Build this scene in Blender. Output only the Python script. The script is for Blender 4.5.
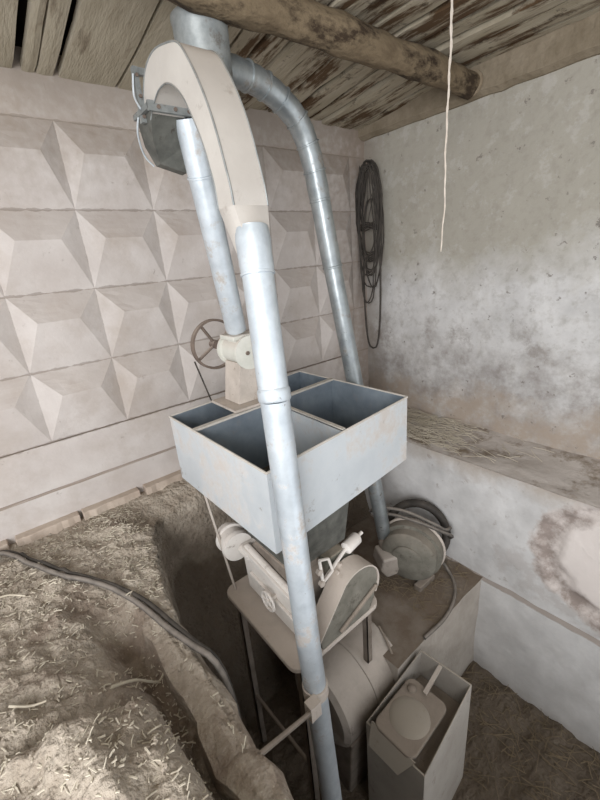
import bpy, bmesh, math, random
from mathutils import Vector, Matrix, noise
PI = math.pi
random.seed(7)
scn = bpy.context.scene
for o in list(bpy.data.objects):
    bpy.data.objects.remove(o)
C = scn.collection

# ------------------------------------------------------------------ camera, light, exposure
cam_d = bpy.data.cameras.new('camera')
cam_d.sensor_fit = 'HORIZONTAL'
cam_d.sensor_width = 36
cam_d.lens = 390.95 / 600 * 36
cam_d.clip_start = 0.02
cam = bpy.data.objects.new('camera', cam_d)
C.objects.link(cam)
cam.matrix_world = Matrix.Translation((-3.191, -2.806, 1.483)) @ Matrix.Rotation(-0.6626, 4, 'Z') @ Matrix.Rotation(PI/2 - 0.34525, 4, 'X') @ Matrix.Rotation(-0.085, 4, 'Z')
scn.camera = cam

w = bpy.data.worlds.new('overcast')
scn.world = w
w.use_nodes = True
bg = w.node_tree.nodes['Background']
bg.inputs[0].default_value = (0.94, 0.965, 1.0, 1)
bg.inputs[1].default_value = 0.8

def area(name, loc, target, sx, sy, energy, col):
    d = bpy.data.lights.new(name, 'AREA')
    d.shape = 'RECTANGLE'
    d.size = sx
    d.size_y = sy
    d.energy = energy
    d.color = col
    o = bpy.data.objects.new(name, d)
    C.objects.link(o)
    o.location = loc
    o.rotation_euler = (Vector(target) - Vector(loc)).to_track_quat('-Z', 'Y').to_euler()
    return o
area('doorway_daylight', (-5.4, -4.2, 1.7), (-1.4, -1.0, 0.3), 1.8, 2.2, 120, (0.97, 0.98, 1.0))

scn.view_settings.view_transform = 'Standard'
scn.view_settings.look = 'None'
scn.view_settings.gamma = 1
scn.view_settings.use_curve_mapping = False
scn.view_settings.exposure = 0.82

# ------------------------------------------------------------------ materials
def srgb(r, g, b):
    f = lambda c: (c/255/12.92) if c/255 <= 0.04045 else ((c/255 + 0.055)/1.055)**2.4
    return (f(r), f(g), f(b), 1)

def mat(name, a, b, scale=6, rough=0.9, metal=0.0, bump=0.2, bscale=40, dust=None, dust_amt=0.8, stain=None, stain_scale=2.0,
        stain_lo=0.52, stain_hi=0.62, spec=0.3, stretch=(1, 1, 1), bdist=0.01, speck=None, speck_scale=30, speck_lo=0.62, speck_hi=0.68, speck_amt=0.7):
    m = bpy.data.materials.new(name)
    m.use_nodes = True
    nt = m.node_tree
    N = nt.nodes
    L = nt.links
    pb = N['Principled BSDF']
    pb.inputs['Roughness'].default_value = rough
    pb.inputs['Metallic'].default_value = metal
    pb.inputs['Specular IOR Level'].default_value = spec
    tc = N.new('ShaderNodeTexCoord')
    mp = N.new('ShaderNodeMapping')
    mp.inputs['Scale'].default_value = stretch
    L.new(tc.outputs['Object'], mp.inputs[0])
    n1 = N.new('ShaderNodeTexNoise')
    n1.inputs['Scale'].default_value = scale
    n1.inputs['Detail'].default_value = 8
    n1.inputs['Roughness'].default_value = 0.65
    L.new(mp.outputs[0], n1.inputs['Vector'])
    r1 = N.new('ShaderNodeMapRange')
    r1.inputs['From Min'].default_value = 0.33
    r1.inputs['From Max'].default_value = 0.67
    L.new(n1.outputs[0], r1.inputs[0])
    def mix(fac, c1, c2):
        x = N.new('ShaderNodeMix')
        x.data_type = 'RGBA'
        if hasattr(fac, 'is_linked'):
            L.new(fac, x.inputs[0])
        else:
            x.inputs[0].default_value = fac
        for i, c in ((6, c1), (7, c2)):
            if isinstance(c, tuple):
                x.inputs[i].default_value = c
            else:
                L.new(c, x.inputs[i])
        return x.outputs[2]
    col = mix(r1.outputs[0], a, b)
    if stain:
        n2 = N.new('ShaderNodeTexNoise')
        n2.inputs['Scale'].default_value = stain_scale
        n2.inputs['Detail'].default_value = 10
        n2.inputs['Roughness'].default_value = 0.7
        L.new(mp.outputs[0], n2.inputs['Vector'])
        r2 = N.new('ShaderNodeMapRange')
        r2.inputs['From Min'].default_value = stain_lo
        r2.inputs['From Max'].default_value = stain_hi
        L.new(n2.outputs[0], r2.inputs[0])
        col = mix(r2.outputs[0], col, stain)
        L.new(mix(r2.outputs[0], (rough,)*3 + (1,), (0.9, 0.9, 0.9, 1)), pb.inputs['Roughness'])
    if speck:
        n5 = N.new('ShaderNodeTexNoise')
        n5.inputs['Scale'].default_value = speck_scale
        n5.inputs['Detail'].default_value = 5
        n5.inputs['Roughness'].default_value = 0.75
        L.new(tc.outputs['Object'], n5.inputs['Vector'])
        r5 = N.new('ShaderNodeMapRange')
        r5.inputs['From Min'].default_value = speck_lo
        r5.inputs['From Max'].default_value = speck_hi
        r5.inputs['To Max'].default_value = speck_amt
        L.new(n5.outputs[0], r5.inputs[0])
        col = mix(r5.outputs[0], col, speck)
    if dust:
        ge = N.new('ShaderNodeNewGeometry')
        sp = N.new('ShaderNodeSeparateXYZ')
        L.new(ge.outputs['Normal'], sp.inputs[0])
        r3 = N.new('ShaderNodeMapRange')
        r3.inputs['From Min'].default_value = 0.1
        r3.inputs['From Max'].default_value = 0.75
        r3.inputs['To Max'].default_value = dust_amt
        L.new(sp.outputs[2], r3.inputs[0])
        mm = N.new('ShaderNodeMath')
        mm.operation = 'MULTIPLY'
        r4 = N.new('ShaderNodeMapRange')
        r4.inputs['From Min'].default_value = 0.3
        r4.inputs['From Max'].default_value = 0.55
        r4.inputs['To Min'].default_value = 0.6
        L.new(n1.outputs[0], r4.inputs[0])
        L.new(r3.outputs[0], mm.inputs[0])
        L.new(r4.outputs[0], mm.inputs[1])
        col = mix(mm.outputs[0], col, dust)
        if metal:
            ms = N.new('ShaderNodeMath')
            ms.operation = 'MULTIPLY_ADD'
            L.new(mm.outputs[0], ms.inputs[0])
            ms.inputs[1].default_value = -metal
            ms.inputs[2].default_value = metal
            L.new(ms.outputs[0], pb.inputs['Metallic'])
    L.new(col, pb.inputs['Base Color'])
    if bump:
        nb = N.new('ShaderNodeTexNoise')
        nb.inputs['Scale'].default_value = bscale
        nb.inputs['Detail'].default_value = 6
        L.new(mp.outputs[0], nb.inputs['Vector'])
        bp = N.new('ShaderNodeBump')
        bp.inputs['Strength'].default_value = bump
        bp.inputs['Distance'].default_value = bdist
        L.new(nb.outputs[0], bp.inputs['Height'])
        L.new(bp.outputs[0], pb.inputs['Normal'])
    m['mixer'] = 1
    return m

DUST = srgb(172, 158, 146)
M = {}
M['panel'] = mat('relief_concrete', srgb(180, 171, 165), srgb(197, 190, 185), 3, bump=0.35, bscale=40, dust=srgb(136, 122, 110), dust_amt=0.9,
                 stain=srgb(172, 161, 152), stain_scale=2.2, stain_lo=0.48, stain_hi=0.7, bdist=0.004,
                 speck=srgb(130, 118, 108), speck_scale=14, speck_lo=.64, speck_hi=.72, speck_amt=.5)
M['plank'] = mat('old_planks', srgb(158, 149, 130), srgb(178, 169, 151), 5, bump=0.5, bscale=30, stain=srgb(92, 76, 58), stain_scale=3, stain_lo=0.55,
                 stain_hi=0.7, stretch=(3, 0.6, 1))
M['plank_dark'] = mat('brown_planks', srgb(150, 140, 120), srgb(172, 162, 144), 5, bump=0.7, bscale=30, stain=srgb(84, 64, 44), stain_scale=3.2,
                      stain_lo=0.49, stain_hi=0.57, stretch=(3, 0.5, 1), speck=srgb(52, 38, 26), speck_scale=6, speck_lo=.58, speck_hi=.66)
M['dark'] = mat('gap_shade_sheet', srgb(30, 25, 21), srgb(44, 38, 32), 8, bump=0)  # near-black sheet above the planks; paints the shade in their gaps
M['log'] = mat('log_bark', srgb(96, 82, 64), srgb(138, 122, 98), 7, bump=1.0, bscale=22, stain=srgb(58, 46, 34), stain_scale=7, stain_lo=.48, stain_hi=.6, stretch=(0.5, 1, 1), bdist=0.02)
M['log_end'] = mat('log_end_grain', srgb(128, 112, 92), srgb(146, 132, 112), 12, bump=0.3)
M['galv'] = mat('galvanised_steel', srgb(178, 186, 192), srgb(204, 211, 216), 9, rough=0.42, metal=0.45, bump=0.12, bscale=18, spec=0.5,
                stain=srgb(186, 180, 174), stain_scale=5, stain_lo=0.56, stain_hi=0.64, speck=srgb(112, 104, 96), speck_scale=16, speck_lo=.66, speck_hi=.70)
M['galv_grey'] = mat('weathered_galvanised_steel', srgb(138, 144, 146), srgb(170, 175, 176), 10, rough=0.36, metal=0.65, bump=0.15, bscale=18, spec=0.5,
                stain=srgb(148, 140, 130), stain_scale=6, stain_lo=0.55, stain_hi=0.65, speck=srgb(96, 88, 80), speck_scale=16, speck_lo=.64, speck_hi=.69)
M['fan'] = mat('old_green_fan_paint', srgb(98, 95, 86), srgb(126, 122, 112), 8, rough=0.8, bump=0.3, dust=srgb(142, 132, 120), dust_amt=.8, speck=srgb(70, 64, 56), speck_scale=14, speck_lo=.56, speck_hi=.68)
M['galv_pale'] = mat('dusty_galvanised_sheet', srgb(186, 180, 173), srgb(200, 195, 188), 4, rough=0.55, metal=0.2, bump=0.1, bscale=14, dust=DUST, dust_amt=.5, speck=srgb(150, 140, 130), speck_scale=9, speck_lo=.58, speck_hi=.7)
M['galv_dull'] = mat('dull_galvanised_steel', srgb(120, 124, 124), srgb(152, 155, 153), 14, rough=0.5, metal=0.4, bump=0.2, bscale=25,
                     stain=srgb(98, 84, 70), stain_scale=6, stain_lo=0.56, stain_hi=0.66, dust=DUST, dust_amt=.5)
M['hopper'] = mat('hopper_steel', srgb(190, 196, 200), srgb(208, 212, 214), 3, rough=0.5, metal=0.3, bump=0.08, bscale=10, spec=0.5,
                  stain=srgb(196, 190, 184), stain_scale=3, stain_lo=0.5, stain_hi=0.62, speck=srgb(138, 130, 122), speck_scale=8, speck_lo=.62, speck_hi=.68, speck_amt=.6)
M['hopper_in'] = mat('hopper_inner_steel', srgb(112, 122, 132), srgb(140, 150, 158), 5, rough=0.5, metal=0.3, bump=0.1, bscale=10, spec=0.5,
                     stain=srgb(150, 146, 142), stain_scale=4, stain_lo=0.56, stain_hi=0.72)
M['rim'] = mat('dusty_rim_strip', srgb(176, 170, 160), srgb(196, 190, 182), 12, bump=0.2)
M['cream'] = mat('cream_paint', srgb(188, 188, 178), srgb(206, 204, 195), 8, rough=0.6, bump=0.15, dust=srgb(206, 196, 186), dust_amt=.8)
M['mill_white'] = mat('dusted_white_paint', srgb(216, 210, 203), srgb(230, 225, 219), 8, rough=0.7, bump=0.15, dust=srgb(196, 184, 174), dust_amt=.5, speck=srgb(150, 138, 126), speck_scale=20, speck_lo=.6, speck_hi=.68)
M['mill_green'] = mat('dusty_green_paint', srgb(98, 98, 88), srgb(138, 134, 122), 10, rough=0.8, bump=0.3, dust=srgb(156, 144, 128), dust_amt=.8)
M['dustflour'] = mat('flour_dusted_steel', srgb(172, 162, 152), srgb(194, 184, 174), 9, rough=0.95, bump=0.3, bscale=50, dust=srgb(186, 174, 163), dust_amt=.8, speck=srgb(128, 114, 100), speck_scale=22, speck_lo=.6, speck_hi=.68)
M['dustbrown'] = mat('dust_caked_steel', srgb(108, 98, 88), srgb(138, 128, 118), 8, rough=0.95, bump=0.4, bscale=40, dust=srgb(150, 138, 126), dust_amt=.9, speck=srgb(84, 74, 64), speck_scale=20)
M['tan'] = mat('tan_dust_steel', srgb(132, 123, 114), srgb(160, 151, 142), 5, rough=0.9, bump=0.3, bscale=20, dust=srgb(194, 184, 174), dust_amt=.85, speck=srgb(96, 86, 76), speck_scale=14, speck_lo=.58, speck_hi=.68)
M['bin'] = mat('grey_bin_steel', srgb(156, 149, 140), srgb(174, 168, 160), 3, rough=0.8, bump=0.12, bscale=16, dust=srgb(156, 146, 132), dust_amt=.8, speck=srgb(116, 106, 94), speck_scale=10, speck_lo=.58, speck_hi=.7)
M['rubber'] = mat('dark_rubber', srgb(52, 48, 44), srgb(78, 72, 66), 12, rough=0.7, bump=0.1)
M['hose'] = mat('grey_rubber_hose', srgb(72, 68, 64), srgb(104, 98, 92), 20, rough=0.7, bump=0.1, dust=srgb(150, 140, 130), dust_amt=.55)
M['iron'] = mat('brown_iron', srgb(96, 84, 76), srgb(122, 108, 98), 14, rough=0.7, metal=0.1, bump=0.2, dust=DUST, dust_amt=.6)
M['cord'] = mat('pale_cord', srgb(196, 184, 170), srgb(212, 202, 190), 30, bump=0.3)
M['wood'] = mat('grey_stick_wood', srgb(132, 116, 98), srgb(156, 140, 122), 10, bump=0.4)
M['straw'] = mat('straw', srgb(172, 162, 144), srgb(204, 195, 178), 3, bump=0)
M['straw_dull'] = mat('old_straw', srgb(112, 98, 78), srgb(144, 128, 104), 3, bump=0)
M['dirt'] = mat('dry_earth', srgb(148, 136, 122), srgb(178, 167, 153), 9, rough=1, bump=1.0, bscale=34, stain=srgb(138, 124, 111), stain_scale=2.4,
                stain_lo=0.52, stain_hi=0.62, bdist=0.03, spec=0.1, speck=srgb(196, 186, 170), speck_scale=55, speck_lo=.61, speck_hi=.67, speck_amt=.6)
M['dirt_dark'] = mat('dark_earth', srgb(98, 87, 75), srgb(130, 118, 102), 7, rough=1, bump=0.8, bscale=30, stain=srgb(74, 65, 54), stain_scale=3,
                     bdist=0.02, spec=0.1)
def pit_depth_shade():  # pit shade painted into the earth: colour darkens with depth
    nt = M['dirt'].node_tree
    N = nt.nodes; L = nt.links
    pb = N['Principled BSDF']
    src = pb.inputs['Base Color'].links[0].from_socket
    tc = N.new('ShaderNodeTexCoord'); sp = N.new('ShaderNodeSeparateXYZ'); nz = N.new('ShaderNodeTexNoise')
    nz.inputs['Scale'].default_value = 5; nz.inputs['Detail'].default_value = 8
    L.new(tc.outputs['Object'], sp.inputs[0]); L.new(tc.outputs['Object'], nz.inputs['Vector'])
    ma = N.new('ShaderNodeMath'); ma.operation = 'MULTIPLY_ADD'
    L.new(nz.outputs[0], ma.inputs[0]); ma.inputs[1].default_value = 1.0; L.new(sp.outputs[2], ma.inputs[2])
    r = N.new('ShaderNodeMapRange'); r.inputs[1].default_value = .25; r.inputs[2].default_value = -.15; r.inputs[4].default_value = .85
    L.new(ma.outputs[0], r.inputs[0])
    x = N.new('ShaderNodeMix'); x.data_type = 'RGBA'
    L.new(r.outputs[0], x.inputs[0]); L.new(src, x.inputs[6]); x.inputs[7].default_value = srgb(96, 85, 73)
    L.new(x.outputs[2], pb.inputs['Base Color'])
pit_depth_shade()
M['sheet_dark'] = mat('dark_dusty_sheet', srgb(74, 74, 70), srgb(104, 104, 98), 12, rough=0.6, metal=0.2, bump=0.2, bscale=25, dust=srgb(126, 116, 104), dust_amt=.7, speck=srgb(60, 52, 44), speck_scale=20)
M['rimcrete'] = mat('dusty_rim_concrete', srgb(112, 100, 84), srgb(138, 126, 108), 6, rough=1, bump=0.6, bscale=30, bdist=0.01, spec=0.1)
M['steptop'] = mat('dusty_step_concrete', srgb(158, 150, 140), srgb(178, 170, 161), 5, rough=1, bump=0.5, bscale=30, dust=srgb(108, 94, 80), dust_amt=.95, bdist=0.01)
M['flesh_plaster'] = mat('fragment_concrete', srgb(168, 152, 138), srgb(186, 172, 158), 6, rough=1, bump=0.4, bscale=40)

def grime_lines():
    # grime gathered in the joints between the relief pyramids
    nt = M['panel'].node_tree
    N = nt.nodes; L = nt.links
    pb = N['Principled BSDF']
    src = pb.inputs['Base Color'].links[0].from_socket
    tc = N.new('ShaderNodeTexCoord'); sp = N.new('ShaderNodeSeparateXYZ')
    L.new(tc.outputs['Object'], sp.inputs[0])
    def mt(op, a, b=None, c=None):
        x = N.new('ShaderNodeMath'); x.operation = op
        for i, v in enumerate((a, b, c)):
            if v is None: continue
            if isinstance(v, (int, float)): x.inputs[i].default_value = v
            else: L.new(v, x.inputs[i])
        return x.outputs[0]
    nz = N.new('ShaderNodeTexNoise'); nz.inputs['Scale'].default_value = 18; nz.inputs['Detail'].default_value = 8
    L.new(tc.outputs['Object'], nz.inputs['Vector'])
    # distance to the nearest horizontal joint and vertical joint
    dz = mt('ABSOLUTE', mt('SUBTRACT', mt('FRACT', mt('MULTIPLY_ADD', sp.outputs[2], 1/.45, .5-1.8617/.45+10)), .5))
    dx = mt('ABSOLUTE', mt('SUBTRACT', mt('FRACT', mt('MULTIPLY_ADD', sp.outputs[0], 1/.4709, .5+2.5643/.4709+10)), .5))
    d = mt('MINIMUM', dz, mt('MULTIPLY_ADD', dx, 2.5, .012))
    low = mt('LESS_THAN', sp.outputs[2], .49)
    d = mt('ADD', d, low)
    f = mt('LESS_THAN', mt('ADD', d, mt('MULTIPLY', mt('SUBTRACT', nz.outputs[0], .5), .07)), .012)
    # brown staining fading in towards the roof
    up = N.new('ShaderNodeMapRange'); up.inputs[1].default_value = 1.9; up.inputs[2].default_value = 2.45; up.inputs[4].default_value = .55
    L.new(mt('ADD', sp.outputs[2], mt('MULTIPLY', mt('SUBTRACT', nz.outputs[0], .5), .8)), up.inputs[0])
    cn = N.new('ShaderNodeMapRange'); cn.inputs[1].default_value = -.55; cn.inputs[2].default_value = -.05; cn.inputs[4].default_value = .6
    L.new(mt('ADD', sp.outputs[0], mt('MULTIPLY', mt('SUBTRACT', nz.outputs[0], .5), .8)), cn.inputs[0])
    def mx(fac, a, b):
        x = N.new('ShaderNodeMix'); x.data_type = 'RGBA'
        L.new(fac, x.inputs[0]); L.new(a, x.inputs[6]); x.inputs[7].default_value = b
        return x.outputs[2]
    c = mx(mt('MULTIPLY', f, .45), src, srgb(104, 92, 80))
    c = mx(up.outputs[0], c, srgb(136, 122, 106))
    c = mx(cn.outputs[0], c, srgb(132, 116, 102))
    L.new(c, pb.inputs['Base Color'])
grime_lines()

def wall_mat(name, patch=False, lower=False):
    m = mat(name, srgb(184, 182, 180), srgb(210, 208, 206), 3.2, rough=0.95, bump=0.6, bscale=24, bdist=0.006, spec=0.15)
    nt = m.node_tree
    N = nt.nodes
    L = nt.links
    pb = N['Principled BSDF']
    src = pb.inputs['Base Color'].links[0].from_socket
    tc = N.new('ShaderNodeTexCoord')
    sp = N.new('ShaderNodeSeparateXYZ')
    L.new(tc.outputs['Object'], sp.inputs[0])
    def math_(op, a, b=None, c=None):
        x = N.new('ShaderNodeMath')
        x.operation = op
        for i, v in enumerate((a, b, c)):
            if v is None: continue
            if isinstance(v, (int, float)): x.inputs[i].default_value = v
            else: L.new(v, x.inputs[i])
        return x.outputs[0]
    def rng(v, a, b, c=0, d=1):
        x = N.new('ShaderNodeMapRange')
        x.inputs[1].default_value = a
        x.inputs[2].default_value = b
        x.inputs[3].default_value = c
        x.inputs[4].default_value = d
        L.new(v, x.inputs[0])
        return x.outputs[0]
    def nz(s, det=8, seed=0):
        x = N.new('ShaderNodeTexNoise')
        x.inputs['Scale'].default_value = s
        x.inputs['Detail'].default_value = det
        x.inputs['Roughness'].default_value = 0.7
        mp = N.new('ShaderNodeMapping')
        mp.inputs['Location'].default_value = (seed, seed*2, seed*.5)
        L.new(tc.outputs['Object'], mp.inputs[0])
        L.new(mp.outputs[0], x.inputs['Vector'])
        return x.outputs[0]
    def mix(f, a, b):
        x = N.new('ShaderNodeMix')
        x.data_type = 'RGBA'
        L.new(f, x.inputs[0])
        if isinstance(a, tuple): x.inputs[6].default_value = a
        else: L.new(a, x.inputs[6])
        if isinstance(b, tuple): x.inputs[7].default_value = b
        else: L.new(b, x.inputs[7])
        return x.outputs[2]
    z = sp.outputs[2]
    y = sp.outputs[1]
    if patch:
        # worn-off plaster patch and dirty top edge of the ledge face
        zz = math_('MULTIPLY_ADD', nz(3, 8, 3), 0.5, z)
        col = mix(rng(zz, 0.02, 0.18, 0, .8), src, srgb(168, 156, 144))
        sp3 = rng(nz(9, 10, 17), .62, .67, 0, .6)
        col = mix(sp3, col, srgb(150, 140, 132))
        sm = math_('MULTIPLY', rng(nz(2.2, 9, 9), .54, .6), 0.6)
        col = mix(sm, col, srgb(178, 172, 168))
        dy = math_('DIVIDE', math_('ADD', y, 2.56), 0.52)
        dz = math_('DIVIDE', math_('ADD', z, 0.50), 0.44)
        d = math_('SQRT', math_('ADD', math_('MULTIPLY', dy, dy), math_('MULTIPLY', dz, dz)))
        d = math_('MULTIPLY_ADD', math_('SUBTRACT', nz(5, 8, 1), .5), 0.55, d)
        inner = rng(d, 1.12, 1.03)
        ring = math_('MULTIPLY', inner, rng(d, .72, .84))
        col = mix(inner, col, srgb(212, 203, 197))
        rr = math_('MULTIPLY', ring, rng(nz(7, 8, 5), .38, .58, .3, 1))
        col = mix(rr, col, srgb(146, 134, 127))
    elif lower:
        col = mix(rng(nz(2, 9, 2), .5, .75, 0, .5), src, srgb(176, 172, 168))
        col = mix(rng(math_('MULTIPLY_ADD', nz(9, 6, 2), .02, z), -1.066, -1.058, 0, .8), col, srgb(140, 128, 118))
        col = mix(rng(math_('MULTIPLY_ADD', nz(4, 8, 5), .4, z), -1.65, -1.95, 0, .5), col, srgb(160, 152, 144))
    else:
        # limewash: brownish grey upper half, whiter middle, grimy band above the ledge
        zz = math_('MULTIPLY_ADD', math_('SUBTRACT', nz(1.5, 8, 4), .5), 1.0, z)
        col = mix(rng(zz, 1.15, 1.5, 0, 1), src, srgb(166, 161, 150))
        fl = math_('MULTIPLY', rng(nz(6, 10, 7), .53, .6), rng(zz, 1.1, 1.5, .5, .75))
        fl = math_('MULTIPLY', fl, .55)
        col = mix(fl, col, srgb(188, 184, 178))
        col = mix(rng(nz(13, 10, 31), .5, .68, 0, .45), col, srgb(142, 136, 126))
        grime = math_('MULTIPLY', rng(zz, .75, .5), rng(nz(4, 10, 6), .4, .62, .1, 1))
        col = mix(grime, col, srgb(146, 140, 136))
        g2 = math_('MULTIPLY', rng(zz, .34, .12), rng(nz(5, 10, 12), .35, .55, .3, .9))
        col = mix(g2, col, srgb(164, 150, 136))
        b2 = math_('MULTIPLY', math_('MULTIPLY', rng(zz, .95, .8), rng(zz, .55, .68)), rng(nz(3, 10, 21), .5, .6, 0, .7))
        col = mix(b2, col, srgb(134, 126, 120))
        sp2 = rng(nz(11, 10, 15), .62, .66, 0, .75)
        col = mix(sp2, col, srgb(112, 104, 98))
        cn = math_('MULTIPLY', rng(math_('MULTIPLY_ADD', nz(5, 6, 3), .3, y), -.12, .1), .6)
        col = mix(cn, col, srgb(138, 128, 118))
    L.new(col, pb.inputs['Base Color'])
    return m
M['wall_r'] = wall_mat('limewashed_wall')
M['ledge_face'] = wall_mat('ledge_plaster', patch=True)
M['lower_face'] = wall_mat('lower_plaster', lower=True)
M['ledge_top'] = mat('ledge_top_dust', srgb(166, 157, 149), srgb(190, 182, 175), 4, rough=1, bump=0.5, bscale=28, stain=srgb(122, 108, 92), stain_scale=2.5)
M['plate'] = mat('wall_plate', srgb(120, 108, 90), srgb(146, 134, 116), 6, rough=1, bump=0.6, bscale=26, bdist=0.015)

# ------------------------------------------------------------------ helpers
def obj(name, bm, m, parent=None, smooth=False, bevel=0, kind=None):
    bmesh.ops.recalc_face_normals(bm, faces=bm.faces)
    me = bpy.data.meshes.new(name)
    bm.to_mesh(me)
    bm.free()
    if m: me.materials.append(m)
    if smooth:
        for p in me.polygons: p.use_smooth = True
    o = bpy.data.objects.new(name, me)
    C.objects.link(o)
    if parent:
        o.parent = parent
    if bevel:
        b = o.modifiers.new('bevel', 'BEVEL')
        b.width = bevel
        b.segments = 2
        b.limit_method = 'ANGLE'
    if smooth:
        e = o.modifiers.new('split', 'EDGE_SPLIT')
        e.split_angle = math.radians(40)
    if kind: o['kind'] = kind
    return o

def thing(name, label, cat, group=None):
    o = bpy.data.objects.new(name, None)
    o.empty_display_size = 0.1
    C.objects.link(o)
    o['label'] = label
    o['category'] = cat
    if group: o['group'] = group
    return o

def tag(o, label, cat, group=None, kind=None):
    o['label'] = label
    o['category'] = cat
    if group: o['group'] = group
    if kind: o['kind'] = kind
    return o

def box(bm, lo, hi):
    v = [bm.verts.new((x, y, z)) for x in (lo[0], hi[0]) for y in (lo[1], hi[1]) for z in (lo[2], hi[2])]
    for f in ((0, 1, 3, 2), (4, 6, 7, 5), (0, 4, 5, 1), (2, 3, 7, 6), (0, 2, 6, 4), (1, 5, 7, 3)):
        bm.faces.new([v[i] for i in f])
    return v

def prism(bm, pts, d):
    """closed polygon pts (3D) extruded by vector d"""
    a = [bm.verts.new(p) for p in pts]
    b = [bm.verts.new(Vector(p) + Vector(d)) for p in pts]
    n = len(pts)
    bm.faces.new(a)
    bm.faces.new(b[::-1])
    for i in range(n):
        bm.faces.new((a[i], a[(i+1) % n], b[(i+1) % n], b[i]))

def slab_quad(bm, q, t, n=None):
    """quad with thickness t along its normal"""
    q = [Vector(p) for p in q]
    nn = (q[1]-q[0]).cross(q[2]-q[0]).normalized() if n is None else Vector(n)
    prism(bm, q, nn*t)

def smooth_path(pts, sub=6):
    P = [Vector(p) for p in pts]
    out = []
    for i in range(len(P)-1):
        p0 = P[max(i-1, 0)]; p1 = P[i]; p2 = P[i+1]; p3 = P[min(i+2, len(P)-1)]
        for k in range(sub):
            t = k/sub
            out.append(0.5*((2*p1) + (p2-p0)*t + (2*p0-5*p1+4*p2-p3)*t*t + (3*p1-p0-3*p2+p3)*t**3))
    out.append(P[-1])
    return out

def tube(bm, path, r, seg=10, closed=False, caps=True):
    P = [Vector(p) for p in path]
    n = len(P)
    R = r if callable(r) else (lambda i: r)
    rings = []
    u = None
    for i in range(n):
        a = P[(i-1) % n] if (closed or i > 0) else P[i]
        b = P[(i+1) % n] if (closed or i < n-1) else P[i]
        t = (b-a).normalized()
        if u is None:
            u = t.orthogonal().normalized()
        u = (u - t*u.dot(t)).normalized()
        v = t.cross(u)
        rr = R(i)
        rings.append([bm.verts.new(P[i] + (u*math.cos(2*PI*k/seg) + v*math.sin(2*PI*k/seg))*rr) for k in range(seg)])
    for i in range(n if closed else n-1):
        A, B = rings[i], rings[(i+1) % n]
        off = 0
        if closed and i == n-1:
            off = min(range(seg), key=lambda k: (A[0].co-B[k].co).length)
        for k in range(seg):
            bm.faces.new((A[k], A[(k+1) % seg], B[(k+1+off) % seg], B[(k+off) % seg]))
    if caps and not closed:
        bm.faces.new(rings[0][::-1])
        bm.faces.new(rings[-1])

def cyl(bm, a, b, r, seg=28, r2=None):
    rr = [r, r if r2 is None else r2]
    tube(bm, [a, b], lambda i: rr[i], seg)

def lathe(bm, a, b, prof, seg=32):
    """prof: list of (t along a->b in metres, radius); closed ends if radius 0"""
    a = Vector(a)
    t = (Vector(b)-a).normalized()
    u = t.orthogonal().normalized()
    v = t.cross(u)
    rings = []
    for h, r in prof:
        r = max(r, 1e-4)
        rings.append([bm.verts.new(a + t*h + (u*math.cos(2*PI*k/seg) + v*math.sin(2*PI*k/seg))*r) for k in range(seg)])
    for A, B in zip(rings, rings[1:]):
        for k in range(seg):
            bm.faces.new((A[k], A[(k+1) % seg], B[(k+1) % seg], B[k]))
    bm.faces.new(rings[0][::-1])
    bm.faces.new(rings[-1])

def torus(bm, c, axis, R, r, seg=40, s2=10):
    c = Vector(c)
    t = Vector(axis).normalized()
    u = t.orthogonal().normalized()
    v = t.cross(u)
    tube(bm, [c + (u*math.cos(2*PI*k/seg) + v*math.sin(2*PI*k/seg))*R for k in range(seg)], r, s2, closed=True)

def fbm(x, y, z=0.0, o=4):
    return noise.fractal(Vector((x, y, z)), 1.0, 2.0, o)

def lerp(a, b, t):
    return a + (b-a)*t

def sstep(a, b, x):
    t = max(0, min(1, (x-a)/(b-a)))
    return t*t*(3-2*t)

# ------------------------------------------------------------------ setting: back wall of relief panels
X0, CW, CH, ZR = -2.5643, 0.4709, 0.45, 1.8617
bm = bmesh.new()
def roughy(x, z, a=0.004):
    return a*fbm(x*6, z*6, 1.3)
def facet(bm, pts, n=6):
    """bilinear quad / triangle patch subdivided and roughened in Y"""
    p = [Vector(q) for q in pts]
    if len(p) == 3: p.append(p[2])
    g = {}
    for i in range(n+1):
        for j in range(n+1):
            s, t = i/n, j/n
            q = p[0].lerp(p[1], s).lerp(p[3].lerp(p[2], s), t)
            q.y += roughy(q.x, q.z)
            g[i, j] = bm.verts.new(q)
    for i in range(n):
        for j in range(n):
            vs = []
            for k in ((i, j), (i+1, j), (i+1, j+1), (i, j+1)):
                if not vs or (g[k].co-vs[-1].co).length > 1e-5: vs.append(g[k])
            if len(vs) > 2 and (vs[0].co-vs[-1].co).length < 1e-5: vs.pop()
            if len(vs) > 2:
                bm.faces.new(vs)
DEP = 0.05
for ci in range(-5, 5):
    for ri in range(-1, 3):
        xa = X0 + ci*CW; xb = xa + CW
        zt = ZR - ri*CH; zb = zt - CH
        j = 0.012*math.sin(ci*3.1+ri*1.7)
        rl = Vector((xa + CW*0.26+j, -DEP, zt - CH*0.36)); rr = Vector((xb - CW*0.26+j, -DEP, zt - CH*0.36))
        tl, tr, bl, br = (Vector((xa, 0, zt)), Vector((xb, 0, zt)), Vector((xa, 0, zb)), Vector((xb, 0, zb)))
        facet(bm, (tl, tr, rr, rl)); facet(bm, (bl, br, rr, rl))
        facet(bm, (tl, bl, rl)); facet(bm, (tr, br, rr))
xl = X0-5*CW; xr = X0+5*CW
zt = ZR+CH
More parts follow.
